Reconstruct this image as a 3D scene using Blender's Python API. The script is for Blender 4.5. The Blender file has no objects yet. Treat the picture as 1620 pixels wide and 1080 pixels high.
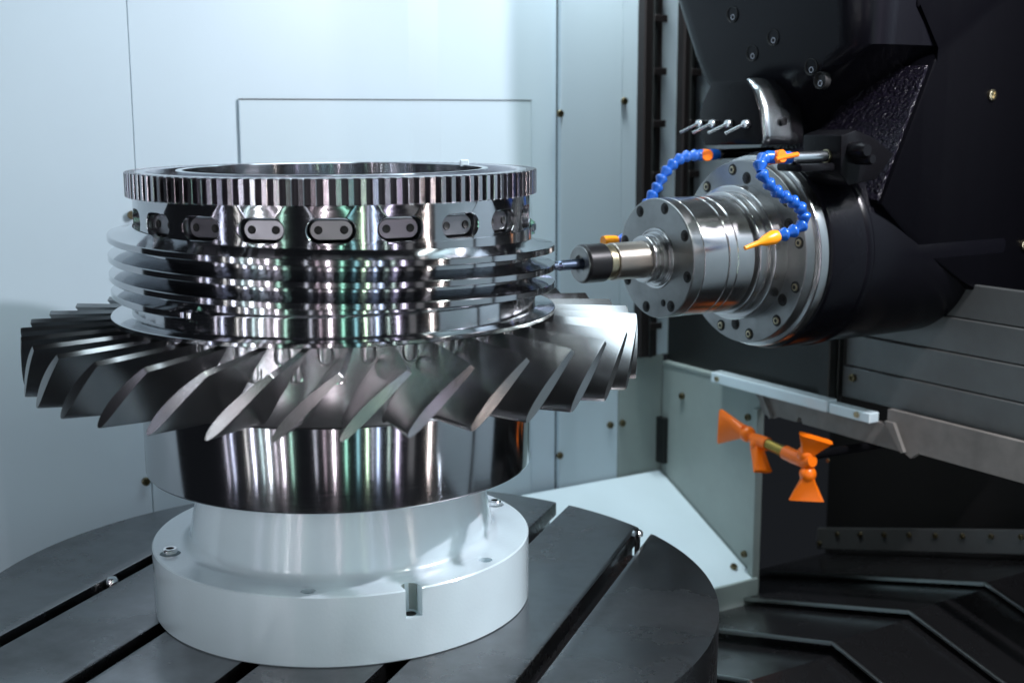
import bpy, bmesh, math, random
from mathutils import Vector, Matrix
random.seed(7)
PI = math.pi; R = math.radians
sin, cos = math.sin, math.cos
SC = bpy.context.scene; C = SC.collection

# ------------------------------------------------------------------ camera
cam = bpy.data.cameras.new('camera'); cam_o = bpy.data.objects.new('camera', cam); C.objects.link(cam_o)
YAW, PITCH, ROLL = 0.13564, 0.17479, -0.00216
fwd = Vector((sin(YAW)*cos(PITCH), cos(YAW)*cos(PITCH), -sin(PITCH)))
rgt = Vector((cos(YAW), -sin(YAW), 0)); up = rgt.cross(fwd)
r2 = cos(ROLL)*rgt + sin(ROLL)*up; u2 = -sin(ROLL)*rgt + cos(ROLL)*up
M = Matrix((r2, u2, -fwd)).transposed().to_4x4(); M.translation = Vector((0, -1.68497, 0.63828))
cam_o.matrix_world = M
cam.sensor_width = 36; cam.lens = 2039.72/1620*36
cam.clip_start = 0.05; cam.clip_end = 60
cam.dof.use_dof = True; cam.dof.focus_distance = 1.65; cam.dof.aperture_fstop = 4.8
SC.camera = cam_o
# ------------------------------------------------------------------ world, exposure
w = bpy.data.worlds.new('World'); SC.world = w; w.use_nodes = True
w.node_tree.nodes['Background'].inputs[0].default_value = (0.55, 0.62, 0.75, 1)
w.node_tree.nodes['Background'].inputs[1].default_value = 0.014
vs = SC.view_settings; vs.view_transform = 'Standard'; vs.look = 'None'; vs.gamma = 1; vs.exposure = 0.32
vs.use_curve_mapping = False
SC.cycles.max_bounces = 10
SC.cycles.sample_clamp_indirect = 6

# machine axes: a runs along the spindle (away from the rotor), b across it; both turned 24 degrees
AX = Vector((sin(R(66)), cos(R(66)), 0)); BX = Vector((-cos(R(66)), sin(R(66)), 0))
MROT = R(24)
def W(a, b, z): return AX*a + BX*b + Vector((0, 0, z))

# ------------------------------------------------------------------ lamps
def area(name, loc, target, sx, sy, power, col=(1, 1, 1), spread=180):
    l = bpy.data.lights.new(name, 'AREA'); l.shape = 'RECTANGLE'; l.size = sx; l.size_y = sy
    l.energy = power; l.color = col; l.spread = R(spread)
    o = bpy.data.objects.new(name, l); C.objects.link(o); o.location = loc
    d = Vector(target) - Vector(loc)
    o.rotation_euler = d.to_track_quat('-Z', 'Y').to_euler()
    return o
area('ceiling_lamp', W(0.34, 0.05, 1.75), W(0.36, 0.2, 0), 0.8, 0.6, 7.5, (0.76, 0.91, 1.0))
area('work_lamp', (1.10, -0.26, 1.15), (0, 0, 0.12), 0.035, 0.035, 14, (0.96, 0.92, 1.0))
area('added_column_fill', W(0.80, 0.47, 1.42), W(1.04, 0.62, 0.35), 0.4, 0.06, 6.0, (0.88, 0.96, 1.0), 100)  # unseen lamp added to brighten the wall beside the head
area('added_door_fill', W(0.84, -1.15, 1.75), W(1.07, -1.15, -0.1), 0.9, 0.10, 14, (0.90, 1.0, 0.95))  # added to light up the door panel that the drum reflects
# tall tube lamps of the dim hall in front of the machine: (bearing from the rotor, width, power, colour)
TUBES = [(-62, .05, 2.2, (.75, .78, 1)), (-49, .05, 5, (.86, .86, 1)), (-40, .06, 8, (.92, .95, 1)), (-32, .045, 6, (1, .9, .97)), (-27, .02, 1.4, (.6, 1, .8)),
         (-4, .05, 6, (1, .86, .92)), (2.5, .05, 1.6, (.45, 1, .75)), (9, .10, 1.2, (.4, .82, .88)), (14, .03, 3, (.75, 1, .7)), (20, .09, 3, (.62, .74, 1)),
         (31, .11, 4, (.86, .76, 1)), (50, .06, 7, (1, .86, .8)), (57.5, .045, 9, (.8, .9, 1)), (64.5, .05, 10, (.84, .92, 1)), (69.5, .035, 7, (.8, .9, 1))]
# added wide dim panels and thin tubes for richer streaks in the steel
TUBES += [(39, .4, .4, (.9, .88, .9)), (76, .5, 1.6, (.9, 1, .95)),
          (-36, .02, 1.2, (1, .9, 1)), (-44, .02, 1.5, (.8, 1, 1)), (-53, .02, 1.1, (1, .95, .9)), (-14, .02, .8, (.9, .9, 1)), (-9, .02, .6, (1, .8, .9)), (26, .02, .9, (.8, 1, .9)), (17, .015, .6, (.8, .8, 1)), (61, .02, 1.8, (.8, .9, 1)), (66.8, .02, 1.8, (.9, .95, 1)), (-66, .03, 1.2, (.9, .85, 1))]
for ph, wd, pw, col in TUBES:
    d = Vector((sin(R(ph)), -cos(R(ph)), 0))
    area('hall_and_added_tube', d*3.1 + Vector((0, 0, 0.35)), (0, 0, 0.35), wd*(.26 if pw >= 5 and wd < .1 else .5), 3.1, pw*.85, col)

# ------------------------------------------------------------------ materials
def mat(name, col, rough=.5, metal=0, bump=0, bscale=200, spec=.5, var=0, vscale=6, rvar=0, coat=0, aniso=0, stretch=(1, 1, 1), col2=None, bdist=.001):
    m = bpy.data.materials.new(name); m.use_nodes = True; nt = m.node_tree; b = nt.nodes['Principled BSDF']
    N = nt.nodes.new; L = nt.links.new
    b.inputs['Base Color'].default_value = (*col, 1); b.inputs['Roughness'].default_value = rough
    b.inputs['Metallic'].default_value = metal; b.inputs['Specular IOR Level'].default_value = spec
    b.inputs['Coat Weight'].default_value = coat; b.inputs['Coat Roughness'].default_value = .08
    tc = N('ShaderNodeTexCoord'); mp = N('ShaderNodeMapping'); mp.inputs['Scale'].default_value = stretch
    L(tc.outputs['Object'], mp.inputs['Vector'])
    if var or rvar or col2:
        n = N('ShaderNodeTexNoise'); n.inputs['Scale'].default_value = vscale; n.inputs['Detail'].default_value = 6; n.inputs['Roughness'].default_value = .62
        L(mp.outputs[0], n.inputs['Vector'])
        mr = N('ShaderNodeMapRange'); mr.inputs[1].default_value = .3; mr.inputs[2].default_value = .7; L(n.outputs['Fac'], mr.inputs[0])
        if var or col2:
            mx = N('ShaderNodeMix'); mx.data_type = 'RGBA'
            c2 = col2 if col2 else tuple(c*(1-var) for c in col)
            mx.inputs[6].default_value = (*col, 1); mx.inputs[7].default_value = (*c2, 1)
            L(mr.outputs[0], mx.inputs[0]); L(mx.outputs[2], b.inputs['Base Color'])
        if rvar:
            r2_ = N('ShaderNodeMapRange'); r2_.inputs[3].default_value = max(.02, rough-rvar); r2_.inputs[4].default_value = rough+rvar
            L(mr.outputs[0], r2_.inputs[0]); L(r2_.outputs[0], b.inputs['Roughness'])
    if bump:
        n2 = N('ShaderNodeTexNoise'); n2.inputs['Scale'].default_value = bscale; n2.inputs['Detail'].default_value = 3
        L(mp.outputs[0], n2.inputs['Vector'])
        bp = N('ShaderNodeBump'); bp.inputs['Strength'].default_value = bump; bp.inputs['Distance'].default_value = bdist
        L(n2.outputs['Fac'], bp.inputs['Height']); L(bp.outputs[0], b.inputs['Normal']); L(bp.outputs[0], b.inputs['Coat Normal'])
    if aniso:
        b.inputs['Anisotropic'].default_value = aniso
        t = N('ShaderNodeTangent'); t.direction_type = 'RADIAL'; t.axis = 'Z'; L(t.outputs[0], b.inputs['Tangent']); b.inputs['Anisotropic Rotation'].default_value = .25
    return m
MT = {}
MT['turned'] = mat('turned_steel', (.50, .515, .54), .12, 1, aniso=.85, bump=.06, bscale=32, stretch=(1, 1, 26), rvar=.03, vscale=30, bdist=.0003)
MT['polish'] = mat('polished_steel', (.66, .655, .67), .14, 1)
MT['blade'] = mat('milled_blade_steel', (.33, .335, .34), .25, 1)
MT['gear'] = mat('gear_steel', (.50, .485, .52), .2, 1, rvar=.06, vscale=40)
MT['hubsteel'] = mat('hub_steel', (.74, .75, .78), .26, 1, aniso=.7)
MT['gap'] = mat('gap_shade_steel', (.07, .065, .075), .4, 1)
MT['insert'] = mat('insert_steel', (.27, .265, .285), .32, 1, rvar=.1, vscale=60)
MT['ground'] = mat('ground_steel', (.52, .52, .52), .24, 1, aniso=.6)
MT['flangesteel'] = mat('flange_steel', (.31, .32, .32), .34, 1, rvar=.08, vscale=20, var=.25)
MT['holder'] = mat('bronze_grey_steel', (.40, .36, .32), .33, 1, aniso=.5, rvar=.05)
MT['carbide'] = mat('dark_carbide', (.14, .17, .24), .16, 1)
MT['blacksteel'] = mat('black_oxide_steel', (.008, .008, .009), .34, 0, spec=.3)
MT['chrome'] = mat('chrome', (.8, .8, .8), .08, 1)
MT['zinc'] = mat('yellow_zinc', (.50, .44, .30), .28, 1)
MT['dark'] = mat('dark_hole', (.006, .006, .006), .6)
MT['white'] = mat('white_gloss_paint', (.70, .84, .90), .24, 0, bump=.22, bscale=260, coat=1.0, var=.05, vscale=9, bdist=.0006)
MT['wall'] = mat('wall_paint', (.56, .685, .76), .40, 0, bump=.25, bscale=420, var=.04, vscale=3, bdist=.0004)
MT['wall2'] = mat('panel_paint', (.55, .675, .74), .36, 0, bump=.15, bscale=420, var=.03, vscale=3, bdist=.0004)
MT['greenwall'] = mat('grey_green_paint', (.30, .365, .35), .42, 0, bump=.08, bscale=300, var=.16, vscale=7)
MT['beige'] = mat('stained_beige_steel', (.24, .225, .21), .48, .2, var=.35, vscale=16)
MT['table'] = mat('table_cast_iron', (.33, .33, .34), .25, 1, rvar=.10, vscale=5, col2=(.15, .15, .155))
MT['slat'] = mat('cover_slat_steel', (.15, .16, .16), .42, .6, var=.25, vscale=8, rvar=.08)
MT['darkpanel'] = mat('dark_panel', (.020, .023, .023), .42, .3, var=.3, vscale=9)
MT['waycover'] = mat('black_way_cover', (.024, .024, .026), .26, .6, rvar=.08, vscale=6, var=.3, bump=.04, bscale=300)
MT['lip'] = mat('steel_lip', (.45, .48, .48), .28, 1)
MT['black'] = mat('black_gloss_casting', (.004, .004, .006), .24, 0, bump=.15, bscale=170, spec=.14, bdist=.001)
MT['blackrough'] = mat('black_pebbled_casting', (.006, .005, .010), .24, 0, bump=1.0, bscale=150, spec=.45, bdist=.008)
MT['blackmatte'] = mat('black_satin_casting', (.002, .002, .003), .4, 0, bump=.2, bscale=130, spec=.03, bdist=.002)
MT['blacksmooth'] = mat('black_smooth_paint', (.005, .005, .006), .2, 0, bump=.05, bscale=100, spec=.10)
MT['blue'] = mat('blue_plastic', (.012, .095, .42), .22, 0, spec=.5)
MT['orange'] = mat('orange_plastic', (1.0, .19, .004), .30, 0)
MT['orange2'] = mat('amber_plastic', (1.0, .33, .008), .28, 0)
MT['brass'] = mat('aged_brass', (.36, .27, .07), .38, 1, var=.4, vscale=60)
MT['oldbolt'] = mat('dull_bolt_steel', (.20, .17, .10), .4, 1, var=.4, vscale=80)
MT['pipe'] = mat('steel_pipe', (.42, .46, .48), .25, 1)
MT['rail'] = mat('dark_rail', (.02, .017, .017), .4, .3)
MT['floor'] = mat('machine_floor_steel', (.02, .021, .022), .5, .3)

# ------------------------------------------------------------------ helpers
def tag(o, label=None, cat=None, group=None, kind=None):
    if label: o['label'] = label
    if cat: o['category'] = cat
    if group: o['group'] = group
    if kind: o['kind'] = kind
    return o
def thing(name, label, cat, loc=(0, 0, 0), rz=0, group=None):
    o = bpy.data.objects.new(name, None); C.objects.link(o); o.empty_display_size = .05
    o.location = loc; o.rotation_euler = (0, 0, rz)
    return tag(o, label, cat, group)
def mesh_of(name, bm, m, smooth=35):
    bmesh.ops.recalc_face_normals(bm, faces=bm.faces)
    me = bpy.data.meshes.new(name); bm.to_mesh(me); bm.free()
    me.materials.append(MT[m] if isinstance(m, str) else m)
    if smooth:
        for p_ in me.polygons: p_.use_smooth = True
        me.set_sharp_from_angle(angle=R(smooth))
    return me
def put(name, me, parent=None, mtx=None):
    o = bpy.data.objects.new(name, me); C.objects.link(o)
    if parent: o.parent = parent
    if mtx is not None: o.matrix_local = mtx
    return o
def obj(name, bm, m, parent=None, mtx=None, smooth=35):
    return put(name, mesh_of(name, bm, m, smooth), parent, mtx)
def chamfer(pts, c):
    out = []
    n = len(pts)
    for i, p_ in enumerate(pts):
        if i in (0, n-1): out.append(p_); continue
        p0, p1, p2 = Vector(pts[i-1]), Vector(p_), Vector(pts[i+1])
        d0, d2 = (p0-p1), (p2-p1)
        if d0.length < 1e-6 or d2.length < 1e-6: out.append(p_); continue
        k = min(c, d0.length*.4, d2.length*.4)
        out.append(tuple(p1+d0.normalized()*k)); out.append(tuple(p1+d2.normalized()*k))
    return out
def lathe(pts, seg=128, c=0.0, bm=None, closed=False):
    if c: pts = chamfer(pts, c)
    bm = bm or bmesh.new(); rings = []
    for r_, z_ in pts:
        if r_ < 1e-6: rings.append([bm.verts.new((0, 0, z_))])
        else: rings.append([bm.verts.new((r_*cos(2*PI*i/seg), r_*sin(2*PI*i/seg), z_)) for i in range(seg)])
    pairs = list(zip(rings, rings[1:])) + ([(rings[-1], rings[0])] if closed else [])
    for a_, b_ in pairs:
        for i in range(seg):
            j = (i+1) % seg
            if len(a_) == 1 and len(b_) == 1: break
            if len(a_) == 1: bm.faces.new((a_[0], b_[i], b_[j]))
            elif len(b_) == 1: bm.faces.new((a_[i], b_[0], a_[j]))
            else: bm.faces.new((a_[i], b_[i], b_[j], a_[j]))
    return bm
def prism(poly, axis, lo, hi, bm=None, bev=0, seg=1):
    """poly in the two axes other than `axis` (kept in x,y,z order), from lo to hi along it"""
    bm = bm or bmesh.new(); fresh = []
    def v(u, t, h):
        return {'x': (h, u, t), 'y': (u, h, t), 'z': (u, t, h)}[axis]
    a_ = [bm.verts.new(v(*p_, lo)) for p_ in poly]; b_ = [bm.verts.new(v(*p_, hi)) for p_ in poly]
    n = len(poly); fs = [bm.faces.new(a_[::-1]), bm.faces.new(b_)]
    for i in range(n): fs.append(bm.faces.new((a_[i], a_[(i+1) % n], b_[(i+1) % n], b_[i])))
    if bev:
        es = list({e for f in fs for e in f.edges})
        bmesh.ops.bevel(bm, geom=es, offset=bev, segments=seg, affect='EDGES', profile=.5, clamp_overlap=True)
    return bm
def box(x0, x1, y0, y1, z0, z1, bm=None, bev=0, seg=1):
    return prism([(x0, y0), (x1, y0), (x1, y1), (x0, y1)], 'z', z0, z1, bm, bev, seg)
def tube(pts, rads, seg=12, bm=None, cap=True):
    bm = bm or bmesh.new(); pts = [Vector(p_) for p_ in pts]
    if not hasattr(rads, '__len__'): rads = [rads]*len(pts)
    rings = []; prev = None
    for i, p_ in enumerate(pts):
        t = (pts[min(i+1, len(pts)-1)] - pts[max(i-1, 0)]).normalized()
        if prev is None: n_ = t.orthogonal().normalized()
        else:
            n_ = (prev - t*prev.dot(t)).normalized()
        prev = n_; b_ = t.cross(n_)
        rings.append([bm.verts.new(p_ + rads[i]*(cos(2*PI*k/seg)*n_ + sin(2*PI*k/seg)*b_)) for k in range(seg)])
    for a_, b_ in zip(rings, rings[1:]):
        for k in range(seg): bm.faces.new((a_[k], a_[(k+1) % seg], b_[(k+1) % seg], b_[k]))
    if cap: bm.faces.new(rings[0][::-1]); bm.faces.new(rings[-1])
    return bm
def along(p0, p1):
    """matrix taking local z to the direction p0->p1, origin p0"""
    d = Vector(p1)-Vector(p0); m_ = d.to_track_quat('Z', 'Y').to_matrix().to_4x4(); m_.translation = Vector(p0); return m_
def boolean_cut(o, cutters):
    for c_ in cutters:
        md = o.modifiers.new('cut', 'BOOLEAN'); md.operation = 'DIFFERENCE'; md.object = c_; md.solver = 'EXACT'
    bpy.context.view_layer.update()
    ev = o.evaluated_get(bpy.context.evaluated_depsgraph_get())
    me = bpy.data.meshes.new_from_object(ev); o.modifiers.clear(); o.data = me
    for p_ in me.polygons: p_.use_smooth = True
    me.set_sharp_from_angle(angle=R(35))
    for c_ in cutters: bpy.data.objects.remove(c_, do_unlink=True)

# shared fasteners: local z points out of the surface
def bolt_mesh(name, r_, h, m, sock=.55):
    return mesh_of(name, lathe([(0, h*.35), (r_*sock*.86, h*.35), (r_*sock, h), (r_*.9, h), (r_, h*.86), (r_, -h*.2), (0, -h*.2)], 20), m)
ME_ZB = bolt_mesh('zinc_bolt', .0072, .005, 'oldbolt')
ME_CB = bolt_mesh('cap_bolt', .0055, .0026, 'zinc', .6)
ME_CBK = bolt_mesh('black_bolt', .0060, .0016, 'blacksteel', .6)
ME_CR = mesh_of('counterbore', lathe([(0, .0005), (.0088, .0005), (.0092, 0), (.0092, -.001)], 24), 'dark')
ME_HEX = mesh_of('socket', lathe([(0, .0026), (.0033, .0026)], 6), 'dark')

# ================================================================== setting: walls and floor
mach = MROT
floor = obj('floor', box(-.8, 2.2, -.9, .66, -.72, -.70), 'floor'); floor.rotation_euler.z = mach; tag(floor, kind='structure')

# back wall at b = .62, bent sheet panels with seams
t = thing('back_wall', 'pale blue-white sheet metal back wall of the machine interior', 'wall', W(0, .62, -.6), mach)
def wallsheet(a0, a1, z0, z1, y=0., th=.012, m='wall', name='panel', bev=.0012):
    return obj(name, box(a0, a1, y, y+th, z0+.6, z1+.6, bev=bev), m, t)
wallsheet(-1.0, -.0815, -.6, 1.9)
FOLD = [(-.080, 0), (.262, 0), (.434, .007), (.494, .0015), (.7625, .008)]   # slight folds added to give the wall upright bands of reflected light
def folded(a0, a1, z0, z1, dy, th):
    ks = [(a0, None)] + [f for f in FOLD if a0+1e-4 < f[0] < a1-1e-4] + [(a1, None)]
    def yy(a_):
        for (p0, q0), (p1, q1) in zip(FOLD, FOLD[1:]):
            if p0-1e-6 <= a_ <= p1+1e-6: return q0+(q1-q0)*(a_-p0)/(p1-p0)
        return 0
    fr = [(k[0], yy(k[0])+dy) for k in ks]
    return prism(fr + [(a_, y_+th) for a_, y_ in fr[::-1]], 'z', z0, z1)
obj('panel', folded(-.080, .7625, 0, 2.5, .0015, .012), 'wall', t, smooth=0)
wallsheet(.764, .9145, -.6, 1.9, y=-.004, m='wall2')
wallsheet(.916, 1.034, -.6, .125, y=-.004, m='greenwall')
wallsheet(.916, 1.75, .126, 1.9, y=-.002, m='wall2')
bo = obj('corner_post', box(1.018, 1.03, -.03, -.004, .49, .59), 'darkpanel', t)
for a_, z_ in ((-.093, .474), (-.093, .017), (.7615, .638), (.919, .663), (.893, -.012), (.925, -.012), (.764, -.06)):
    put('bolt', ME_ZB, t, Matrix.Translation((a_, -.005, z_+.6)) @ Matrix.Rotation(PI/2, 4, 'X'))
# access panel, thin plate with its top gap's shadow painted as a strip
t = thing('access_panel', 'large thin rectangular cover plate with dark top edge on the back wall', 'panel', W(.4, .62, .3), mach)
pl = obj('plate', folded(.102, .698, -.5, .362, -.005, .004), 'wall2', t, smooth=0); pl.location.x = -.4
pl = obj('gap_shadow_strip', folded(.101, .699, .3625, .3645, -.0055, .006), 'darkpanel', t, smooth=0); pl.location.x = -.4
obj('edge_strip', box(-.3000, -.2982, -.0052, .0005, -.5, .3625), 'wall', t)
obj('edge_strip', box(.2985, .3005, .001, .0075, -.5, .3625), 'wall', t)
# guide rails on the back wall
for a_, nm, wd in ((.974, 'dark vertical guide rail nearer the pale column panel', .046), (1.072, 'dark vertical guide rail half hidden behind the spindle head', .036)):
    t = thing('guide_rail', nm, 'rail', W(a_, .62, .13), mach, 'vertical guide rails on the back wall')
    obj('rail', box(-wd/2, wd/2, -.03, -.004, 0, 1.7, bev=.003), 'rail', t)
    obj('rail_strip', box(-.004, .006, -.036, -.0305, 0, 1.7, bev=.001), 'darkpanel', t)
    for k in range(14):
        obj('clamp', box(-.006, wd/2+.004, -.040, -.0365, .06+k*.105, .074+k*.105, bev=.001), 'rail', t)

# right wall at a = 1.03 : light lower panel, dark opening, dark upper panel
t = thing('side_wall', 'grey-green lower side wall panel beside the white chute', 'wall', W(1.03, 0, 0), mach)
obj('panel', box(.0, .012, .305, .612, -.60, .108, bev=.001), 'greenwall', t)
obj('flange_strip', box(-.010, -.0005, .302, .318, -.34, .066, bev=.001), 'greenwall', t)
for b_, z_ in ((.543, .048), (.326, .047), (.325, -.235)):
    put('bolt', ME_ZB, t, Matrix.Translation((-.011 if b_ < .4 else -.001, b_, z_)) @ Matrix.Rotation(-PI/2, 4, 'Y'))
t = thing('chute', 'white sloping chip chute in the rear corner behind the table', 'chute', W(.7, .62, -.13), mach)
zz = lambda b_: -.130 - (.612-b_)*.485
bm = prism([(.612-.62, 0), (.30-.62, zz(.30)+.13), (.30-.62, zz(.30)+.118), (.612-.62, -.012)], 'x', -.55, .327)
obj('slope', bm, 'white', t)
obj('front_lip', box(-.55, .327, .292-.62, .2995-.62, zz(.30)+.13-.06, zz(.30)+.134, bev=.001), 'greenwall', t)
put('bolt', ME_ZB, t, Matrix.Translation((.30, .335-.62, zz(.335)+.132)) @ Matrix.Rotation(R(26), 4, 'X'))
t = thing('column_panel', 'dark grey column cover plate beneath the spindle', 'panel', W(1.045, .0, .11), mach)
obj('plate', box(0, .012, .118, .616, .004, .25, bev=.001), 'darkpanel', t)
obj('post', box(-.020, -.0005, .122, .148, .0, .25, bev=.002), 'darkpanel', t)
obj('trim', box(-.017, -.0005, .31, .612, -.004, .003, bev=.001), 'greenwall', t)
t = thing('slat_cover', 'grey horizontal telescopic cover slats under the rear of the spindle head', 'cover', W(1.05, .0, .11), mach)
for k in range(4):
    obj('slat', box(.004*k, .004*k+.010, -.42, .112-.003*k, .016+k*.059, .016+(k+1)*.059-.0015, bev=.0015), 'slat', t)
put('bolt', ME_ZB, t, Matrix.Translation((-.001, .085, .055)) @ Matrix.Rotation(-PI/2, 4, 'Y'))
t = thing('ledge', 'bright white narrow ledge strip below the dark column plate', 'ledge', W(1.03, 0, .105), mach)
obj('bar', box(-.030, -.002, .10, .42, -.002, .020, bev=.002), 'white', t)
obj('bar', box(-.026, -.002, .0, .0985, -.003, .016, bev=.002), 'white', t)
for b_ in (.40, .03): put('bolt', ME_CB, t, Matrix.Translation((-.0305 if b_ > .1 else -.0265, b_, .008)) @ Matrix.Rotation(-PI/2, 4, 'Y'))
t = thing('sill', 'stained beige steel sill above the black opening', 'sill', W(1.03, 0, .08), mach)
pts = [(.303, .022), (.303, -.006), (.29, -.020), (.262, -.024), (.25, -.018), (.20, -.018), (.197, -.008), (.188, -.008), (.185, -.018), (.0, -.019), (-.06, -.019), (-.075, -.026), (-.09, -.014), (-.42, -.015), (-.42, .05), (-.02, .05), (-.02, .022)]
obj('strip', prism(pts, 'x', -.004, .008), 'beige', t)
obj('gusset', prism([(.31, .022), (.29, .022), (.262, -.02), (.266, -.024)], 'x', -.012, -.0045), 'beige', t)
obj('gusset', prism([(-.02, .03), (-.04, .03), (-.066, -.016), (-.06, -.019)], 'x', -.012, -.0045), 'beige', t)
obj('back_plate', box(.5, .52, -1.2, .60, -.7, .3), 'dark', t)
# light door panels to the right of the picture, seen as reflections in the steel
t = thing('door_panel', 'grey-white enclosure door panel at the right of the machine', 'door', W(1.08, -1.2, -.6), mach)
obj('leaf', box(0, .03, -.70, .75, 0, 2.3, bev=.004), 'wall2', t)
obj('frame', box(-.02, -.001, .35, .39, 0, 2.3, bev=.004), 'darkpanel', t)

# ================================================================== way covers (roof-shaped telescopic plates)
RB = -.118; SL = .272
SEC = [(.43, -.262), (.632, -.2385), (.812, -.2155), (.993, -.2005), (1.19, -.1895), (1.40, -.178)]
ORD = ['nearest the table, lowest of the stack', 'second from the table, one step up', 'third from the table, in the middle of the five', 'fourth from the table, just before the bolted strip', 'fifth from the table, carrying the bolted strip']
for k in range(5):
    s0, z0 = SEC[k]; s1 = SEC[k+1][0] + .05
    t = thing('way_cover_plate', 'black roof-shaped slideway cover plate ' + ORD[k], 'cover plate', W(s0, RB, z0), mach, 'telescopic slideway cover plates')
    for sgn, ext in ((1, .60), (-1, .60)):
        p0, p1 = 0., sgn*ext
        bm = bmesh.new(); vs_ = []
        for s_ in (0.004, s1-s0):
            for (b_, z_) in ((p0, 0), (p1, -ext*SL), (p1, -ext*SL-.006), (p0, -.006)): vs_.append(bm.verts.new((s_, b_, z_)))
        q = vs_
        for f in ((0, 1, 2, 3), (7, 6, 5, 4), (0, 4, 5, 1), (1, 5, 6, 2), (2, 6, 7, 3), (3, 7, 4, 0)): bm.faces.new([q[i] for i in f])
        obj('slope', bm, 'waycover', t)
        lp = bmesh.new(); q = []
        for s_ in (-.0025, .0035):
            for (b_, z_) in ((p0, .0012), (p1, -ext*SL+.0012), (p1, -ext*SL-.0055), (p0, -.0055)): q.append(lp.verts.new((s_, b_, z_)))
        for f in ((0, 1, 2, 3), (7, 6, 5, 4), (0, 4, 5, 1), (1, 5, 6, 2), (2, 6, 7, 3), (3, 7, 4, 0)): lp.faces.new([q[i] for i in f])
        bmesh.ops.bevel(lp, geom=lp.edges[:], offset=.0015, segments=2, affect='EDGES')
        obj('lip', lp, 'lip', t)
t = thing('wiper_strip', 'dark steel wiper strip with a row of small bolts under the opening', 'strip', W(1.4, RB, -.178), mach)
bm = prism([(0, .052), (.61, .052-.61*SL), (.61, .002-.61*SL), (0, .002)], 'x', -.012, -.003, bev=.0015)
obj('strip', bm, 'slat', t)
for k in range(9):
    b_ = .545-k*.067
    put('bolt', ME_ZB, t, Matrix.Translation((-.0125, b_, .038-b_*SL)) @ Matrix.Rotation(-PI/2, 4, 'Y') @ Matrix.Scale(.8, 4))
put('bolt', ME_ZB, t, Matrix.Translation((-.0125, .598, .016-.598*SL)) @ Matrix.Rotation(-PI/2, 4, 'Y') @ Matrix.Scale(.8, 4))

# ================================================================== rotary table
SA = R(27.1)
table = thing('rotary_table', 'round dark steel rotary table with parallel slots', 'table', (0, 0, -.15), -SA)
RT = .503; SP = .1625; SW = .024
def strip_poly(u0, u1, rad):
    pts = []
    def arc(a0, a1, n=40): return [(rad*cos(a0+(a1-a0)*i/n), rad*sin(a0+(a1-a0)*i/n)) for i in range(n+1)]
    u0 = max(u0, -rad+1e-4); u1 = min(u1, rad-1e-4)
    p_ = arc(math.acos(u1/rad), math.acos(u0/rad))
    return p_ + [(x, -y) for x, y in p_[::-1]]
edges = [-RT] + [k*SP for k in (-2, -1, 0, 1, 2)] + [RT]
for k in range(6):
    l0 = edges[k] + (SW/2 if k else 0); l1 = edges[k+1] - (SW/2 if k < 5 else 0)
    e0 = edges[k] + (SW if k else 0); e1 = edges[k+1] - (SW if k < 5 else 0)
    bm = prism(strip_poly(l0, l1, RT), 'z', .150-.022, .150)
    top = [f for f in bm.faces if f.normal.z > .9 or all(abs(v.co.z-.15) < 1e-5 for v in f.verts)]
    es = list({e for f in top for e in f.edges})
    bmesh.ops.bevel(bm, geom=es, offset=.0014, segments=2, affect='EDGES', profile=.5)
    prism(strip_poly(e0, e1, RT-.0003), 'z', .150-.048, .150-.0222, bm)
    obj('table_segment', bm, 'table', table, smooth=30)
obj('table_body', lathe([(0, .0), (RT-.0006, .0), (RT-.0006, .1015), (0, .1015)], 160), 'table', table)
st = obj('slot_stop', lathe([(0, .022), (.006, .022), (.0085, .019), (.0085, .014), (.0045, .012), (.0045, -.02), (0, -.02)], 20), 'chrome', table, Matrix.Translation((2*SP-.002, .345, .140)))
st = obj('slot_stop', lathe([(0, .016), (.006, .016), (.0085, .012), (.0085, .004), (.0045, .002), (.0045, -.02), (0, -.02)], 20), 'chrome', table, Matrix.Translation((-2*SP, .01-.08, .138)))
for dx, dy, rz in ((.004, .30, .3), (-.004, .285, 1.1), (.003, .12, .7), (0, -.02, 2.)):
    obj('swarf_chip', box(-.005, .005, -.0025, .0025, 0, .003, bev=.001), 'zinc', table, Matrix.Translation((2*SP+dx, dy, .103)) @ Matrix.Rotation(rz, 4, 'Z'))

# ================================================================== white fixture pedestal
ped = thing('fixture_pedestal', 'white painted round pedestal clamping the steel rotor to the table', 'pedestal', (0, 0, 0))
HB = .0873
pr = [(0, .0), (.2496, .0), (.2496, HB), (.216, HB)]
pr = chamfer(pr, .0016)
fil = [(.216-.017*sin(a_), HB+.015*(1-cos(a_))) for a_ in [R(x) for x in (15, 30, 45, 60, 75)]]
pr += fil + [(.2000, .106), (.1930, .138), (.1830, .186), (0, .186)]
base = obj('flange', lathe([p_ for p_ in pr], 160), 'white', ped)
cut = []
HR = lambda a_: .0132 if a_ in (-163, 20.5) else .0088
HOLES = [-163, -100.8, -40.3, 20.5, 80, 139.5]
for an in HOLES:
    cut.append(obj('cutter', lathe([(0, .055), (HR(an), .055), (HR(an), .12), (0, .12)], 28), 'white', None, Matrix.Translation((.230*cos(R(an)), .230*sin(R(an)), 0))))
an = R(-71.2)
nb = bmesh.new()
wN = .0105
sh = [(.236, -wN), (.28, -wN), (.28, wN), (.236, wN)] + [(.236-wN*sin(x), wN*cos(x)) for x in [PI*i/10 for i in range(1, 10)]]
prism(sh, 'z', .052, .12, nb)
cn = obj('cutter', nb, 'white'); cn.rotation_euler.z = an; cut.append(cn)
boolean_cut(base, cut)
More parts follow.
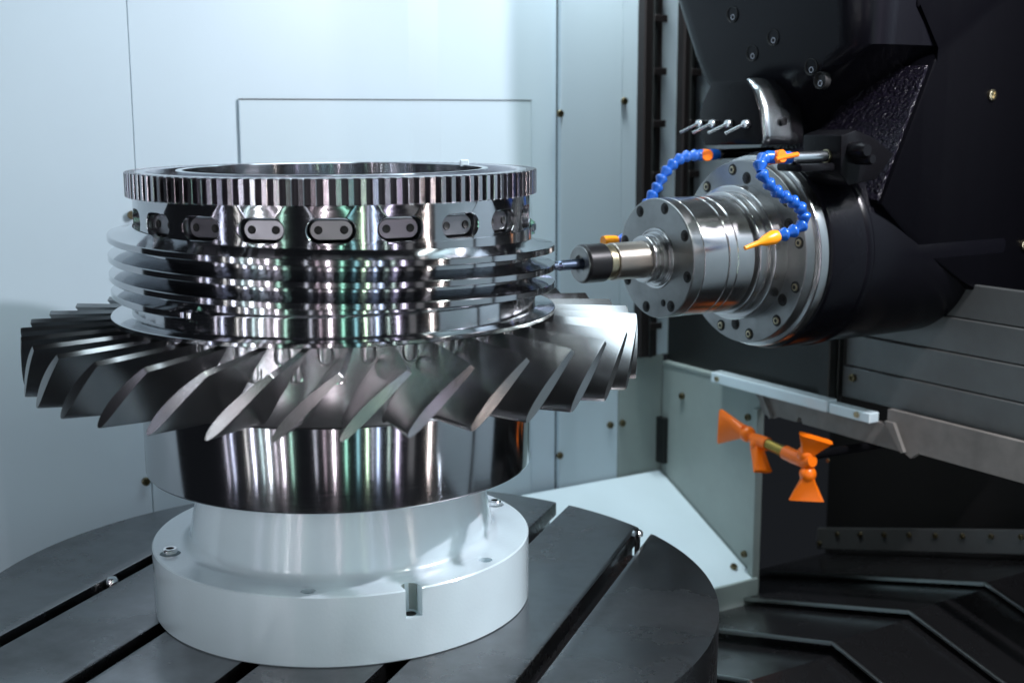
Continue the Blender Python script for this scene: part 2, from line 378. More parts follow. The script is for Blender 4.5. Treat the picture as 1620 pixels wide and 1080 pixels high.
for an2 in (-163, 20.5):
    e_ = obj('bolt', lathe([(0, .006), (.0042, .006), (.0050, .0135), (.0078, .0135), (.0086, .0125), (.0086, .0035), (.0118, .0033), (.0118, .0008), (0, .0008)], 28), 'chrome', ped, Matrix.Translation((.230*cos(R(an2)), .230*sin(R(an2)), HB-.0075)) @ Matrix.Scale(1.06, 4))
    obj('socket', lathe([(0, .0062), (.0046, .0062), (.0046, .0131)], 6), 'dark', e_)
    obj('bolt_seat', lathe([(0, -.03), (.0118, -.03), (.0118, .0005), (0, .0005)], 24), 'slat', e_)
lin = obj('notch_liner', prism([(.2345-wN*.93*sin(x), wN*.93*cos(x)) for x in [PI*i/12 for i in range(13)]] + [(.2345-wN*.86*sin(x), wN*.86*cos(x)) for x in [PI*i/12 for i in range(12, -1, -1)]], 'z', .0535, .0862), 'greenwall', ped)
lin.rotation_euler.z = an
nh = obj('notch_hole', lathe([(0, .0530), (.0062, .0530), (.0068, .0524)], 24), 'dark', ped, Matrix.Translation((.2375*cos(an), .2375*sin(an), 0)))

# ================================================================== turbine rotor
rot = thing('turbine_rotor', 'shiny steel turbine rotor with curved blades, thread and toothed ring', 'rotor', (0, 0, .187))
Z0 = -.187
def rp(name, bm, m, parent=rot, smooth=35): return obj(name, bm, m, parent, Matrix.Translation((0, 0, Z0)) if parent is rot else None, smooth)
rp('lower_drum', lathe([(0, .1872), (.2505, .1872), (.2522, .1895), (.2522, .288), (.24, .2885), (.24, .30)], 192, .0008), 'turned')
# hub with rounded pockets between the blades
rp('hub', lathe([(.20, .287), (.2535, .2895), (.2590, .300), (.2640, .315), (.2665, .330), (.2672, .3855)], 192), 'hubsteel')
rp('platform_ring', lathe([(.26, .3858), (.2842, .3858), (.2842, .3918), (.2605, .3918), (.2585, .3935)], 192, .0009), 'turned')
rp('seal_band', lathe([(.2585, .3930), (.2582, .4150), (.2565, .4178), (.2540, .4185)], 192, .0006), 'turned')
rp('thread_core', lathe([(.2540, .4180), (.2540, .4955), (.2510, .4958)], 192), 'turned')
LEAD = .0476
def thread(th0, th1, z180, f0, f1):
    bm = bmesh.new(); rows = []; n = int((th1-th0)/2.5)
    for i in range(n+1):
        th = th0 + (th1-th0)*i/n; k = 1.
        if th < th0+f0: k = (th-th0)/f0
        if th > th1-f1: k = (th1-th)/f1
        k = k**.6 if k > 0 else 0
        zt = z180 - LEAD*(th-180)/360
        tip = .2545 + (.2838-.2545)*k
        prof_ = [(.2530, zt+.0088), (.2590+(tip-.2590)*0.1*k, zt+.0040), (tip-.0008, zt+.0004), (tip, zt-.0005), (tip, zt-.0068), (tip-.0008, zt-.0076), (.2590, zt-.0105), (.2530, zt-.0128)]
        rows.append([bm.verts.new((r_*cos(R(th)), r_*sin(R(th)), z_)) for r_, z_ in prof_])
    for a_, b_ in zip(rows, rows[1:]):
        for j in range(len(a_)-1): bm.faces.new((a_[j], b_[j], b_[j+1], a_[j+1]))
    bm.faces.new(rows[0]); bm.faces.new(rows[-1])
    return bm
rp('thread', thread(138, 775, .4946, 40, 40), 'turned', smooth=28)
rp('thread', thread(-5, 592, .4703, 42, 48), 'turned', smooth=28)

# slotted band: 20 sectors each with an open oblong pocket
RBD = .2514; ZB0, ZB1 = .4958, .5388; ZC = .5115
HW, HH, DEP = .0280, .0145, .013
sec = bmesh.new(); NS = 20; NQ = 48
def cyl(u, v, d):  # arc length, height, depth
    a_ = u/RBD; r_ = RBD-d
    return (r_*cos(a_), r_*sin(a_), v)
half = PI/NS*RBD
def stad(hw, hh, n=NQ):
    s_ = hw-hh; out = []
    for i in range(n):
        a_ = 2*PI*(i+.5)/n; cx = s_ if cos(a_) > 0 else -s_
        out.append((cx+hh*cos(a_), ZC+hh*sin(a_)))
    return out
def rect_pt(a_):
    # point on the sector border in direction a_
    dx, dy = cos(a_), sin(a_)
    ty = ((ZB1-ZC) if dy > 0 else (ZC-ZB0))/abs(dy) if abs(dy) > 1e-9 else 1e9
    tx = half/abs(dx) if abs(dx) > 1e-9 else 1e9
    t_ = min(tx, ty); return (dx*t_, ZC+dy*t_)
inner = stad(HW, HH)
outer = []
for i in range(NQ):
    x, y = inner[i]; outer.append(rect_pt(math.atan2((y-ZC)*half/HW*.75, x)))
loops = []
def loop(pts, d): return [sec.verts.new(cyl(x, y, d)) for x, y in pts]
mid = [((x+X)/2, (y+Y)/2) for (x, y), (X, Y) in zip(inner, outer)]
lo_o = loop(outer, 0); lo_m = loop(mid, 0); lo_i = loop(stad(HW, HH), 0); lo_c = loop(stad(HW-.0008, HH-.0008), .0008); lo_b = loop(stad(HW-.0012, HH-.0012), DEP)
for a_, b_ in ((lo_o, lo_m), (lo_m, lo_i), (lo_i, lo_c), (lo_c, lo_b)):
    for i in range(NQ): sec.faces.new((a_[i], a_[(i+1) % NQ], b_[(i+1) % NQ], b_[i]))
# fill border corners
import itertools
for cx, cy in itertools.product((half, -half), (ZB1, ZB0)):
    best = None
    for i in range(NQ):
        p_, q_ = outer[i], outer[(i+1) % NQ]
        on_x = abs(abs(p_[0])-half) < 1e-6 or abs(abs(q_[0])-half) < 1e-6
        if (abs(p_[0]-cx) < 1e-6 and abs(q_[1]-cy) < 1e-6) or (abs(q_[0]-cx) < 1e-6 and abs(p_[1]-cy) < 1e-6):
            cv = sec.verts.new(cyl(cx, cy, 0)); sec.faces.new((lo_o[i], cv, lo_o[(i+1) % NQ])); break
band = bmesh.new(); tmp = bpy.data.meshes.new('tmp'); sec.to_mesh(tmp); sec.free()
PH0 = -91.2
for k in range(NS):
    n0 = len(band.verts); band.from_mesh(tmp); band.verts.ensure_lookup_table()
    bmesh.ops.rotate(band, verts=band.verts[n0:], cent=(0, 0, 0), matrix=Matrix.Rotation(R(PH0+k*18), 3, 'Z'))
bmesh.ops.remove_doubles(band, verts=band.verts, dist=1e-5)
band_o = rp('slotted_band', band, 'turned')
# pocket inserts with two screw holes each
ins = bmesh.new()
fl = [ins.verts.new(cyl(x, y, DEP-.0035)) for x, y in stad(HW-.0040, HH-.0040, 40)]
bk = [ins.verts.new(cyl(x, y, DEP+.001)) for x, y in stad(HW-.0018, HH-.0018, 40)]
ins.faces.new(fl)
for i in range(40): ins.faces.new((fl[i], fl[(i+1) % 40], bk[(i+1) % 40], bk[i]))
ins.faces.new(bk[::-1])
me_in = mesh_of('pocket_insert', ins, 'insert'); me_h = mesh_of('screw_hole', lathe([(0, .0004), (.0048, .0004), (.0060, .0012), (.0066, .0006), (.0066, -.002)], 20), 'dark')
for k in range(NS):
    po = put('pocket_insert', me_in, band_o, Matrix.Rotation(R(PH0+k*18), 4, 'Z'))
    for sg in (-1, 1):
        a_ = sg*.0148/RBD; r_ = RBD-DEP+.0035
        mm = Matrix.Translation((r_*cos(a_), r_*sin(a_), ZC)) @ Matrix.Rotation(a_, 4, 'Z') @ Matrix.Rotation(PI/2, 4, 'Y')
        put('screw_hole', me_h, po, mm @ Matrix.Scale(.72, 4))
# toothed ring
NT = 120; RG = .2600; RR = .2470
ring = rp('toothed_ring', lathe([(.2360, .5390), (RR, .5390), (RR, .5684), (.2475, .5687), (.2360, .5690), (.2345, .5675), (.2345, .545), (.2360, .5390)], 240, .0004), 'gear')
obj('gap_shade_band', lathe([(RR-.001, .5393), (RR+.0006, .5393), (RR+.0006, .5680), (RR-.001, .5680)], 240), 'gap', ring)  # dark band with the shade between teeth put into its colour
th = bmesh.new()
wb, wt = .0035, .0033
secp = [(RR-.001, -wb), (RG-.0006, -wt), (RG, -wt+.0006), (RG, wt-.0006), (RG-.0006, wt), (RR-.001, wb)]
prism(secp, 'z', .5388, .5688, th)
bmesh.ops.bevel(th, geom=[e for e in th.edges if all(v.co.x > RR for v in e.verts) and abs(e.verts[0].co.z-e.verts[1].co.z) < 1e-5], offset=.0008, segments=1, affect='EDGES')
me_t = mesh_of('tooth', th, 'gear', 30)
for k in range(NT): put('tooth', me_t, ring, Matrix.Rotation(2*PI*(k+.3)/NT, 4, 'Z'))
rp('inner_ring', lathe([(.1980, .520), (.1980, .5700), (.1900, .5700), (.1900, .500)], 200, .0008), 'turned')
rp('web_plate', lathe([(.0, .524), (.2360, .524)], 120), 'gear')
kk = obj('locating_key', box(-.006, .006, -.004, .004, -.003, .006, bev=.001), 'white', rot, Matrix.Translation((.176, .082, .5705+Z0)))

# blades
NBL = 35
def blade_section(r_, n=14):
    k = (r_-.262)/(.391-.262)
    zu = .3835-.0055*k; zl = .297+.011*k
    chord_ang = R(12.4-1.6*k)
    off = R(2.6*(1-k))
    c_ = chord_ang*r_; h = zu-zl; ln = math.hypot(c_, h); nx, nz = -h/ln, c_/ln
    up_, dn = [], []
    for i in range(n+1):
        x = 1-(1-i/n)**1.6; y = 1-x          # x: thin upper edge 0 -> rounded lower edge 1
        f = 2*(1.4845*math.sqrt(y) - .63*y - 1.758*y*y + 1.4215*y**3 - .5075*y**4)
        t_ = .0060*y + .0108*f; cb = .0022*4*x*y
        s1 = cb+t_*.5; s0 = cb-t_*.5
        up_.append((-c_*x+nx*s1, zu-h*x+nz*s1)); dn.append((-c_*x+nx*s0, zu-h*x+nz*s0))
    dn = dn[:-1]
    pts = up_ + dn[::-1]
    return [(r_*cos(off+u/r_), r_*sin(off+u/r_), z_) for u, z_ in pts]
bm = bmesh.new(); rows = []
for r_ in (.258, .264, .270, .285, .305, .33, .36, .3895, .391):
    pts = blade_section(r_)
    if r_ < .266:
        cxy = Vector((sum(p_[0] for p_ in pts)/len(pts), sum(p_[1] for p_ in pts)/len(pts), sum(p_[2] for p_ in pts)/len(pts)))
        pts = [tuple(cxy+(Vector(p_)-cxy)*(1.10 if r_ < .26 else 1.04)) for p_ in pts]
    if r_ > .3905:
        cxy = Vector((sum(p_[0] for p_ in pts)/len(pts), sum(p_[1] for p_ in pts)/len(pts), sum(p_[2] for p_ in pts)/len(pts)))
        pts = [tuple(cxy+(Vector(p_)-cxy)*.985) for p_ in pts]
    rows.append([bm.verts.new(p_) for p_ in pts])
n = len(rows[0])
for a_, b_ in zip(rows, rows[1:]):
    for j in range(n): bm.faces.new((a_[j], a_[(j+1) % n], b_[(j+1) % n], b_[j]))
tipr = rows[-1]; nb_ = 14
for i in range(nb_-1): bm.faces.new((tipr[i], tipr[i+1], tipr[2*nb_-i-1], tipr[2*nb_-i]))
bm.faces.new((tipr[nb_-1], tipr[nb_], tipr[nb_+1]))
bm.faces.new(rows[0][::-1])
me_b = mesh_of('blade', bm, 'blade', 32)
# rounded cutter pockets at the blade roots
pk = bmesh.new()
def boss(ang, zt, zb, rr, rad):
    n_ = 14; prev = None
    for z_, k in ((zt, 1), (zb+rr*.7, 1), (zb+rr*.35, .86), (zb+rr*.1, .55), (zb, .2)):
        row = [pk.verts.new(((rad+rr*.28*k*sin(PI*i/n_))*cos(ang+rr*k*cos(PI*i/n_)/rad), (rad+rr*.28*k*sin(PI*i/n_))*sin(ang+rr*k*cos(PI*i/n_)/rad), z_)) for i in range(n_+1)]
        if prev:
            for i in range(n_): pk.faces.new((prev[i], prev[i+1], row[i+1], row[i]))
        prev = row
boss(R(6.8), .3858, .364, .0085, .267); boss(R(-.5), .3858, .343, .0088, .265)
me_p = mesh_of('root_boss', pk, 'hubsteel', 50)
lipb = bmesh.new()
for ang, zb, rr, rad in ((R(6.8), .364, .0085, .2695), (R(-.5), .343, .0088, .2675)):
    path = [(-rr, zb+.020), (-rr, zb+rr)] + [(-rr*cos(PI*i/10), zb+rr-rr*sin(PI*i/10)) for i in range(1, 10)] + [(rr, zb+rr), (rr, zb+.016)]
    tube([((rad+.0002)*cos(ang+u/rad), (rad+.0002)*sin(ang+u/rad), z_) for u, z_ in path], [.0004]+[.0010]*11+[.0004], 6, lipb)
me_lip = mesh_of('pocket_lip', lipb, 'chrome', 60)
for k in range(NBL):
    a_ = R(-100 + k*360/NBL)
    bo = put('blade', me_b, rot, Matrix.Translation((0, 0, Z0)) @ Matrix.Rotation(a_, 4, 'Z'))
    put('root_boss', me_p, bo); put('pocket_lip', me_lip, bo)

# ================================================================== tool and spindle (local z runs along the spindle)
ZS = .422
SPM = Matrix.Translation((0, 0, ZS)) @ Matrix.Rotation(MROT, 4, 'Z') @ Matrix.Rotation(PI/2, 4, 'Y')
def axis_thing(name, label, cat, s_):
    o = thing(name, label, cat); o.matrix_world = SPM @ Matrix.Translation((0, 0, s_)); return o
tool = axis_thing('tool_holder', 'tool holder with black collet nut and slim dark end mill touching the rotor', 'tool holder', .285)
S = -.285
def ax(name, pts, m, parent, s0, seg=96, c=.0006):
    return obj(name, lathe([(r_, s_+s0) for r_, s_ in pts], seg, c), m, parent, None, 14)
cut_o = ax('end_mill', [(0, .262), (.0050, .262), (.0062, .268), (.0062, .345), (.0078, .349), (.0078, .392), (0, .392)], 'carbide', tool, S, 24)
fl_ = bmesh.new()
for ph in (0, PI/2, PI, 3*PI/2):
    tube([( .0060*cos(ph+i*.22), .0060*sin(ph+i*.22), .264+S+i*.004) for i in range(18)], .0013, 6, fl_)
obj('flutes', fl_, 'chrome', cut_o)
ax('collet', [(.0078, .3885), (.0155, .3850), (.0200, .3853), (.0200, .39)], 'flangesteel', tool, S)
ax('collet_nut', [(.0200, .3848), (.0262, .3848), (.0286, .3885), (.0286, .4235), (.0260, .4250), (.02, .4250)], 'blacksteel', tool, S)
ax('nut_face', [(.0135, .3846), (.0255, .3838), (.0262, .3850)], 'flangesteel', tool, S)
ax('spacer_ring', [(.02, .4252), (.0268, .4252), (.0268, .4330), (.0245, .4340), (.0245, .4395), (.02, .4395)], 'zinc', tool, S)
ax('holder_body', [(.02, .4396), (.0268, .4396), (.0278, .4410), (.0278, .4960), (.0285, .4975), (.02, .4975)], 'holder', tool, S, c=.001)
ax('holder_collar', [(.02, .4976), (.0345, .4976), (.0355, .4990), (.0355, .5055), (.0315, .5060), (.0315, .5105), (.0375, .5110), (.0375, .5190), (.03, .5195)], 'ground', tool, S)

spn = axis_thing('milling_spindle', 'cylindrical steel milling spindle with bolted flange', 'spindle', .524)
S = -.524
ax('nose_ring', [(.030, .5195), (.0405, .5195), (.0405, .5235), (.0440, .5220), (.0460, .5220), (.0460, .5240)], 'ground', spn, S)
ax('front_cap', [(.0462, .530), (.0462, .5236), (.0895, .5236), (.0908, .5250), (.0908, .5440), (.0895, .5446), (.08, .5446)], 'flangesteel', spn, S)
ax('cap_ring', [(.08, .5448), (.0902, .5448), (.0908, .5456), (.0908, .5905), (.0898, .5912), (.08, .5912)], 'ground', spn, S)
ax('housing', [(.08, .5925), (.0900, .5925), (.0908, .5935), (.0908, .6075), (.0895, .6080), (.0895, .6095), (.0908, .6100), (.0908, .6420), (.0880, .6430), (.0880, .6480), (.0950, .6482), (.0962, .6495), (.0962, .6640), (.0930, .6650), (.0930, .6690), (.1040, .6692), (.1055, .6705), (.1055, .696)], 'ground', spn, S)
ax('groove', [(.0879, .6425), (.0886, .6435), (.0886, .6478), (.0879, .6485)], 'dark', spn, S)
fl_o = ax('flange', [(.10, .6950), (.1430, .6950), (.1442, .6962), (.1442, .7140), (.12, .7140)], 'flangesteel', spn, S, 128)
ax('flange_seat', [(.12, .7142), (.1445, .7142), (.1505, .7160), (.1520, .7190), (.1520, .7345), (.14, .7345)], 'ground', spn, S, 128)
# bolts: local x of the spindle frame is -Z world, y is b
def bolt_at(parent, me, phi, rad, s_, cr=True, sc=1.):
    x, y = -sin(R(phi))*rad, -cos(R(phi))*rad
    m_ = Matrix.Translation((x, y, s_)) @ Matrix.Rotation(PI, 4, 'X') @ Matrix.Scale(sc, 4)
    if cr: put('counterbore', ME_CR, parent, m_)
    b_ = put('bolt', me, parent, m_); put('socket', ME_HEX, b_)
capo = [o for o in spn.children if o.name.startswith('front_cap')][0]
for k in range(8): bolt_at(capo, ME_CBK, 75+45*k, .0790, .5234+S, sc=.95)
bolt_at(capo, ME_CBK, -72, .0690, .5234+S, sc=.6)
for k in range(12): bolt_at(fl_o, ME_CB, 101+30*k, .1305, .6948+S)
for k in range(6): bolt_at(fl_o, ME_CBK, 86+60*k, .1165, .6948+S, sc=1.05)

# ================================================================== spindle head casting
head = thing('spindle_head', 'massive glossy black swivel head casting carrying the spindle', 'machine head', W(0, 0, 0), MROT)
brl = obj('barrel', lathe([(.10, .7348), (.1535, .7348), (.1575, .7390), (.1575, 1.13), (.150, 1.20), (.12, 1.25), (0, 1.27)], 128, .002), 'black', head, Matrix.Translation((0, 0, ZS)) @ Matrix.Rotation(PI/2, 4, 'Y'))
# weld collar round the barrel
obj('collar_bead', lathe([(.1560, .806), (.1600, .812), (.1608, .820), (.1560, .828)], 128), 'black', head, Matrix.Translation((0, 0, ZS)) @ Matrix.Rotation(PI/2, 4, 'Y'))
slab = [(.835, .50), (.938, .718), (.952, .737), (.893, .797), (.87, 1.45), (2.1, 1.45), (2.1, .350), (1.145, .350), (1.09, .335), (1.03, .37), (.93, .42)]
bm = prism(slab, 'y', -.157, .157, bev=.006, seg=2)
obj('arm', bm, 'blackmatte', head)
# pebbled sloping face of the arm
pf = bmesh.new(); q = []
for d_ in (-.0005, -.006):
    for a_, z_, b_ in ((.838, .505, .15), (.838, .505, -.149), (.934, .708, -.149), (.934, .708, .15)): q.append(pf.verts.new((a_+d_*.9, b_, z_-d_*.42)))
for f in ((0, 1, 2, 3), (7, 6, 5, 4), (0, 4, 5, 1), (1, 5, 6, 2), (2, 6, 7, 3), (3, 7, 4, 0)): pf.faces.new([q[i] for i in f])
obj('sloping_face', pf, 'blackrough', head)
# tapered neck, wider at the top
def ngon_ring(a0, a1, b0, b1, z_, cr, n=6):
    out = []
    for (ca, cb, st_) in ((a1-cr, b1-cr, 0), (a0+cr, b1-cr, 90), (a0+cr, b0+cr, 180), (a1-cr, b0+cr, 270)):
        for i in range(n+1):
            a_ = R(st_+90*i/n); out.append((ca+cr*cos(a_), cb+cr*sin(a_), z_))
    return out
bm = bmesh.new(); prev = None
for z_, a0, a1, b0, b1, cr in ((.60, .87, 1.10, .03, .155, .04), (.655, .815, 1.12, -.005, .225, .05), (.70, .800, 1.15, -.085, .262, .06), (.74, .797, 1.16, -.150, .284, .06), (.84, .790, 1.2, -.155, .335, .07), (.95, .785, 1.2, -.155, .39, .08), (1.4, .785, 1.2, -.155, .40, .08)):
    ringv = [bm.verts.new(p_) for p_ in ngon_ring(a0, a1, b0, b1, z_, cr)]
    if prev:
        m_ = len(ringv)
        for i in range(m_): bm.faces.new((prev[i], prev[(i+1) % m_], ringv[(i+1) % m_], ringv[i]))
    else: bm.faces.new(ringv[::-1])
    prev = ringv
bm.faces.new(prev)
nk = obj('neck', bm, 'black', head, smooth=50)
me_cbh = mesh_of('bolt_recess', lathe([(0, -.004), (.0105, -.004), (.0125, .0012), (.0132, .0012), (.0136, -.01)], 24), 'dark')
me_cbb = mesh_of('recess_bolt', lathe([(0, .0), (.0030, .0), (.0034, .003), (.0048, .003), (.0052, .0), (.0052, -.006)], 16), 'insert')
for b_, z_, ry in ((.268, .772, 35), (.226, .803, 18), (.146, .800, 0), (.050, .758, 0), (-.034, .709, 0), (-.053, .688, 0), (.10, .735, 0)):
    sfront = .800 - .010*(z_-.70)/.14
    if b_ > .2: sfront += (b_-.19)*.42
    m_ = Matrix.Translation((sfront-.001, b_, z_)) @ Matrix.Rotation(R(-ry), 4, 'Z') @ Matrix.Rotation(-PI/2, 4, 'Y')
    q_ = put('bolt_recess', me_cbh, nk, m_); put('bolt', me_cbb, q_, Matrix.Translation((-.0045, 0, -.0035)))
for a_, z_ in ((1.074, .666), (1.19, .54), (1.18, .42)):
    put('bolt', ME_CB, head, Matrix.Translation((a_, -.158, z_)) @ Matrix.Rotation(PI/2, 4, 'X') @ Matrix.Scale(1.6, 4))
# pointed bracket for the coolant pipe
bm = prism([(.722, .606), (.752, .614), (.79, .602), (.835, .577), (.80, .540), (.742, .532), (.724, .550)], 'y', -.178, -.10, bev=.003, seg=2)
obj('pipe_bracket', bm, 'blacksmooth', head)
bm = box(.655, .74, -.168, -.115, .5540, .5660, bev=.004, seg=2)
obj('pipe_shelf', bm, 'blacksmooth', head)
for a_, z_, r_ in ((.745, .585, .012), (.757, .572, .009)):
    obj('pipe_fitting', lathe([(0, .03), (r_*.7, .03), (r_, .024), (r_, 0)], 20), 'blacksmooth', head, Matrix.Translation((a_, -.178, z_)) @ Matrix.Rotation(PI/2, 4, 'X'))

# nozzle block above the flange
nzb = thing('nozzle_block', 'black octagonal nozzle block with four small steel jets on the head', 'nozzle block', W(.74, .088, .585), MROT)
o8 = [(.062, .0), (.078, .036), (.070, .068), (.045, .104), (-.036, .106), (-.056, .088), (-.070, .060), (-.078, .018), (-.076, .004)]
obj('block', prism(o8, 'x', .0, .092, bev=.0025, seg=2), 'blacksmooth', nzb)
sd = [(-.0765, .002), (-.0775, .018), (-.0705, .060), (-.0565, .089), (-.037, .1065)]
bm = bmesh.new(); rows = []
for a_, k in ((.003, 1.), (.02, 1.015), (.04, 1.0), (.06, .90), (.078, .74)):
    rows.append([bm.verts.new((a_, y-.0012, z_*k+.001)) for y, z_ in sd])
for r0, r1 in zip(rows, rows[1:]):
    for i in range(len(sd)-1): bm.faces.new((r0[i], r0[i+1], r1[i+1], r1[i]))
sp_ = obj('side_plate', bm, 'chrome', nzb, smooth=60)
sp_.data.materials[0] = MT['pipe']
so = sp_.modifiers.new('thick', 'SOLIDIFY'); so.thickness = .003
put('bolt', ME_CBK, nzb, Matrix.Translation((.045, -.0800, .040)) @ Matrix.Rotation(PI/2, 4, 'X') @ Matrix.Scale(1.1, 4))
bm = lathe([(0, .008), (.006, .008), (.0078, .004), (.0078, 0), (0, 0)], 18); me_ball = mesh_of('jet_ball', bm, 'chrome')
bm = lathe([(0, 0), (.0026, 0), (.0026, .034), (.0012, .034), (.0012, .030), (0, .030)], 12); me_jet = mesh_of('jet_tube', bm, 'pipe')
for b_ in (.069, .036, -.003, -.045):
    j = put('jet', me_ball, nzb, Matrix.Translation((-.0005, b_, .036)) @ Matrix.Rotation(-PI/2, 4, 'Y'))
    put('jet_tube', me_jet, j, Matrix.Translation((0, 0, .006)) @ Vector((-.45, .62, .65)).to_track_quat('Z', 'Y').to_matrix().to_4x4())

# ================================================================== segmented blue coolant hoses
bead = lathe([(0, -.0012), (.0048, -.0010), (.0054, .0008), (.0082, .0066), (.0098, .0096), (.0101, .0112), (.0098, .0126), (.0084, .0148), (.0054, .0164), (0, .0168)], 20)
me_bead = mesh_of('hose_segment', bead, 'blue', 40)
def hose(name, label, pts, group=None):
    t_ = thing(name, label, 'coolant hose', W(*pts[0]), 0, group)
    base_ = Vector(W(*pts[0])); P_ = [W(*q_)-base_ for q_ in pts]
    # resample at even spacing
    L_ = [0]
    for i in range(1, len(P_)): L_.append(L_[-1]+(P_[i]-P_[i-1]).length)
    n_ = max(2, round(L_[-1]/.0162)); out = []
    for k in range(n_+1):
        d_ = L_[-1]*k/n_
        for i in range(1, len(P_)):
            if d_ <= L_[i]+1e-9:
                out.append(P_[i-1].lerp(P_[i], (d_-L_[i-1])/max(1e-9, L_[i]-L_[i-1]))); break
    for a_, b_ in zip(out, out[1:]): put('hose_segment', me_bead, t_, along(b_, a_))
    return t_, base_, out
RHP = [(.600, -.150, .5765), (.580, -.158, .566), (.581, -.162, .556), (.588, -.166, .545), (.598, -.169, .534), (.613, -.172, .523), (.632, -.174, .515), (.648, -.175, .506), (.658, -.175, .494), (.660, -.175, .483), (.652, -.174, .475), (.632, -.172, .468), (.612, -.170, .465)]
h1, b1, o1 = hose('coolant_hose', 'blue segmented coolant hose with amber nozzle in front of the spindle flange', RHP)
def valve(t_, base_, p0, p1, dirn):
    p0, p1 = W(*p0)-base_, W(*p1)-base_
    obj('valve_body', tube([p0, p0.lerp(p1, .1), p0.lerp(p1, .9), p1], [.0070, .0092, .0092, .0085], 20), 'blue', t_)
    c_ = p0.lerp(p1, .42); m_ = Matrix.Translation(c_) @ Vector(dirn).to_track_quat('Z', 'Y').to_matrix().to_4x4()
    vk = obj('valve_knob', lathe([(0, .0145), (.0085, .0145), (.0095, .0135), (.0095, -.0135), (.0085, -.0145), (0, -.0145)], 24), 'orange', t_, m_)
    return vk, c_
vk, vc = valve(h1, b1, (.600, -.150, .5765), (.650, -.150, .5745), -BX + Vector((0, 0, .15)))
lev = tube([vc + AX*(-.012) - BX*.0135 + Vector((0, 0, -.002)), vc + AX*.010 - BX*.0135 + Vector((0, 0, .0015)), vc + AX*.030 - BX*.0135 + Vector((0, 0, .004))], [.0030, .0035, .0035], 10)
obj('valve_lever', lev, 'orange', h1)
pz = [W(.652, -.150, .5745)-b1, W(.720, -.150, .5755)-b1]
obj('steel_pipe', tube([pz[0], pz[1]], .0086, 20), 'pipe', h1)
obj('pipe_collar', tube([W(.7200, -.150, .5755)-b1, W(.7270, -.150, .5756)-b1], .0100, 20), MT['zinc'], h1)
obj('pipe_collar', tube([W(.6480, -.150, .5745)-b1, W(.6525, -.150, .5746)-b1], .0096, 20), 'pipe', h1)
nz0, nz1 = W(.611, -.170, .465)-b1, W(.553, -.166, .450)-b1
obj('nozzle', tube([nz0, nz0.lerp(nz1, .12), nz0.lerp(nz1, .40), nz0.lerp(nz1, .55), nz1], [.0085, .0105, .0078, .0042, .0030], 20), 'orange2', h1)
LHP = [(.700, .120, .570), (.683, .120, .570), (.662, .120, .565), (.645, .120, .553), (.632, .120, .541), (.624, .120, .527), (.614, .120, .513), (.602, .119, .500), (.592, .118, .480), (.582, .117, .460), (.570, .117, .445), (.556, .118, .4395), (.5395, .119, .4395)]
h2, b2, o2 = hose('coolant_hose', 'blue segmented coolant hose curving behind the spindle nose', LHP)
vk2, vc2 = valve(h2, b2, (.700, .120, .570), (.745, .120, .571), -BX + -.5*AX)
obj('steel_pipe', tube([W(.745, .120, .571)-b2, W(.90, .120, .574)-b2], .0080, 20), 'blacksmooth', h2)
obj('pipe_collar', tube([W(.745, .120, .571)-b2, W(.750, .120, .571)-b2], .0094, 20), 'zinc', h2)
n0_, n1_ = W(.5395, .119, .4395)-b2, W(.512, .119, .4390)-b2
obj('nozzle', tube([n0_, n0_.lerp(n1_, .15), n1_.lerp(n0_, .3), n1_], [.0060, .0075, .0085, .0080], 20), 'orange2', h2)
obj('nozzle_ring', tube([W(.552, .119, .4402)-b2, W(.566, .119, .4408)-b2], .0080, 20), 'orange', h2)

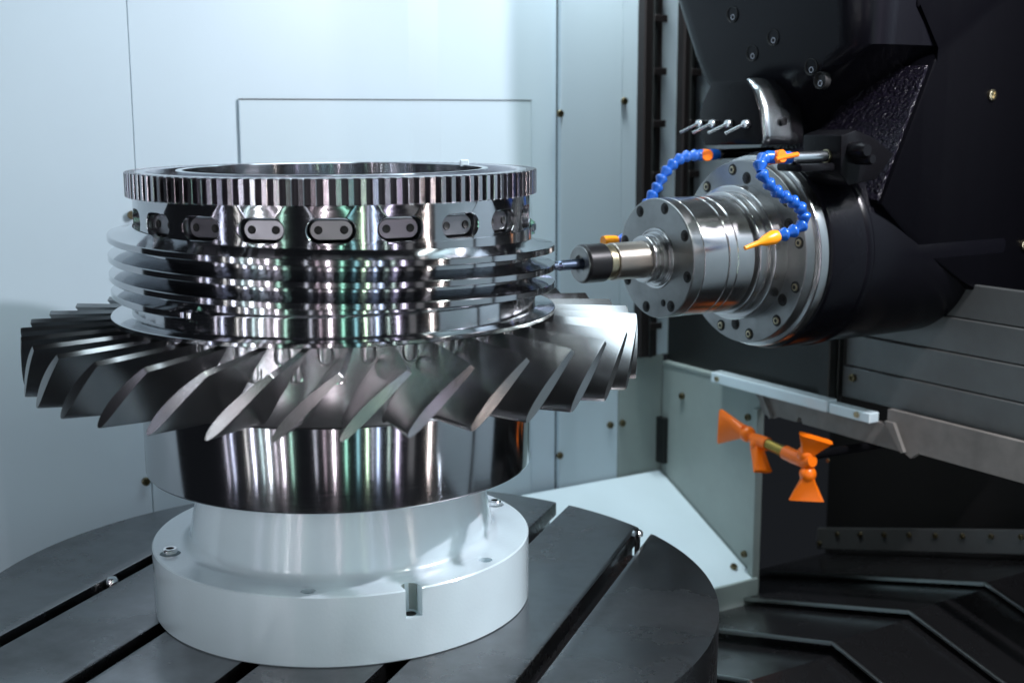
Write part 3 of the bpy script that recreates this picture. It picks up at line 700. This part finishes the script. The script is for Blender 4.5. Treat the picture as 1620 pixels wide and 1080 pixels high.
# ================================================================== orange spray manifold in the opening
mf = thing('spray_manifold', 'orange plastic spray manifold with fan nozzles before the black opening', 'spray nozzle', W(.90, .15, .047), MROT)
def T(b_, z_, a_=0): return Vector((a_, b_-.15, z_-.047))
obj('brass_coupling', tube([T(.142, .049), T(.098, .044)], .0100, 20), 'brass', mf)
obj('elbow', tube([T(.185, .052), T(.168, .050), T(.142, .049)], [.0095, .0120, .0120], 20), 'orange', mf)
obj('elbow', tube([T(.098, .044), T(.075, .041), T(.045, .040), T(.030, .044)], [.0125, .0130, .0135, .0110], 20), 'orange', mf)
def ball(name, c_, r_): 
    b_ = bmesh.new(); bmesh.ops.create_uvsphere(b_, u_segments=18, v_segments=12, radius=r_); obj(name, b_, 'orange', mf, Matrix.Translation(c_))
ball('joint', T(.196, .056), .0150); ball('joint', T(.047, .052), .0155); ball('joint', T(.040, .018), .0150); ball('joint', T(.168, .043, -.004), .0120)
def fan(p0, p1, wdir, w1, th1=.006, w0=.012):
    p0, p1 = Vector(p0), Vector(p1); d_ = (p1-p0).normalized(); wd_ = Vector(wdir); wd_ = (wd_-d_*wd_.dot(d_)).normalized(); n_ = d_.cross(wd_)
    b_ = bmesh.new(); rows_ = []
    for k, ww, tt in ((0, w0, .010), (.12, w0*1.1, .0095), (.92, w1*.95, th1), (1, w1, th1)):
        c_ = p0.lerp(p1, k); rows_.append([b_.verts.new(c_+wd_*sx*ww+n_*sy*tt) for sx, sy in ((-1, -.6), (-.8, -1), (.8, -1), (1, -.6), (1, .6), (.8, 1), (-.8, 1), (-1, .6))])
    for r0, r1 in zip(rows_, rows_[1:]):
        for i in range(8): b_.faces.new((r0[i], r0[(i+1) % 8], r1[(i+1) % 8], r1[i]))
    b_.faces.new(rows_[0][::-1]); b_.faces.new(rows_[-1])
    obj('fan_nozzle', b_, 'orange', mf, smooth=40)
fan(T(.205, .058), T(.262, .058, -.01), (0, .28, .96), .033)
fan(T(.168, .040, -.004), T(.140, .000, -.012), (1, .1, 0), .020, w0=.009)
fan(T(.044, .056), T(.024, .086, 0), (.777, -.63, .06), .031)
fan(T(.040, .010), T(.041, -.030, 0), (.777, -.63, -.04), .030)
obj('feed_pipe', tube([T(.06, .042), T(.06, .042, .08), T(.058, .040, .20), T(.058, .030, .63)], .008, 14), 'blacksmooth', mf)
put('bolt', ME_ZB, mf, Matrix.Translation(T(.012, .046, .02)) @ Matrix.Rotation(-PI/2, 4, 'Y') @ Matrix.Scale(.5, 4))
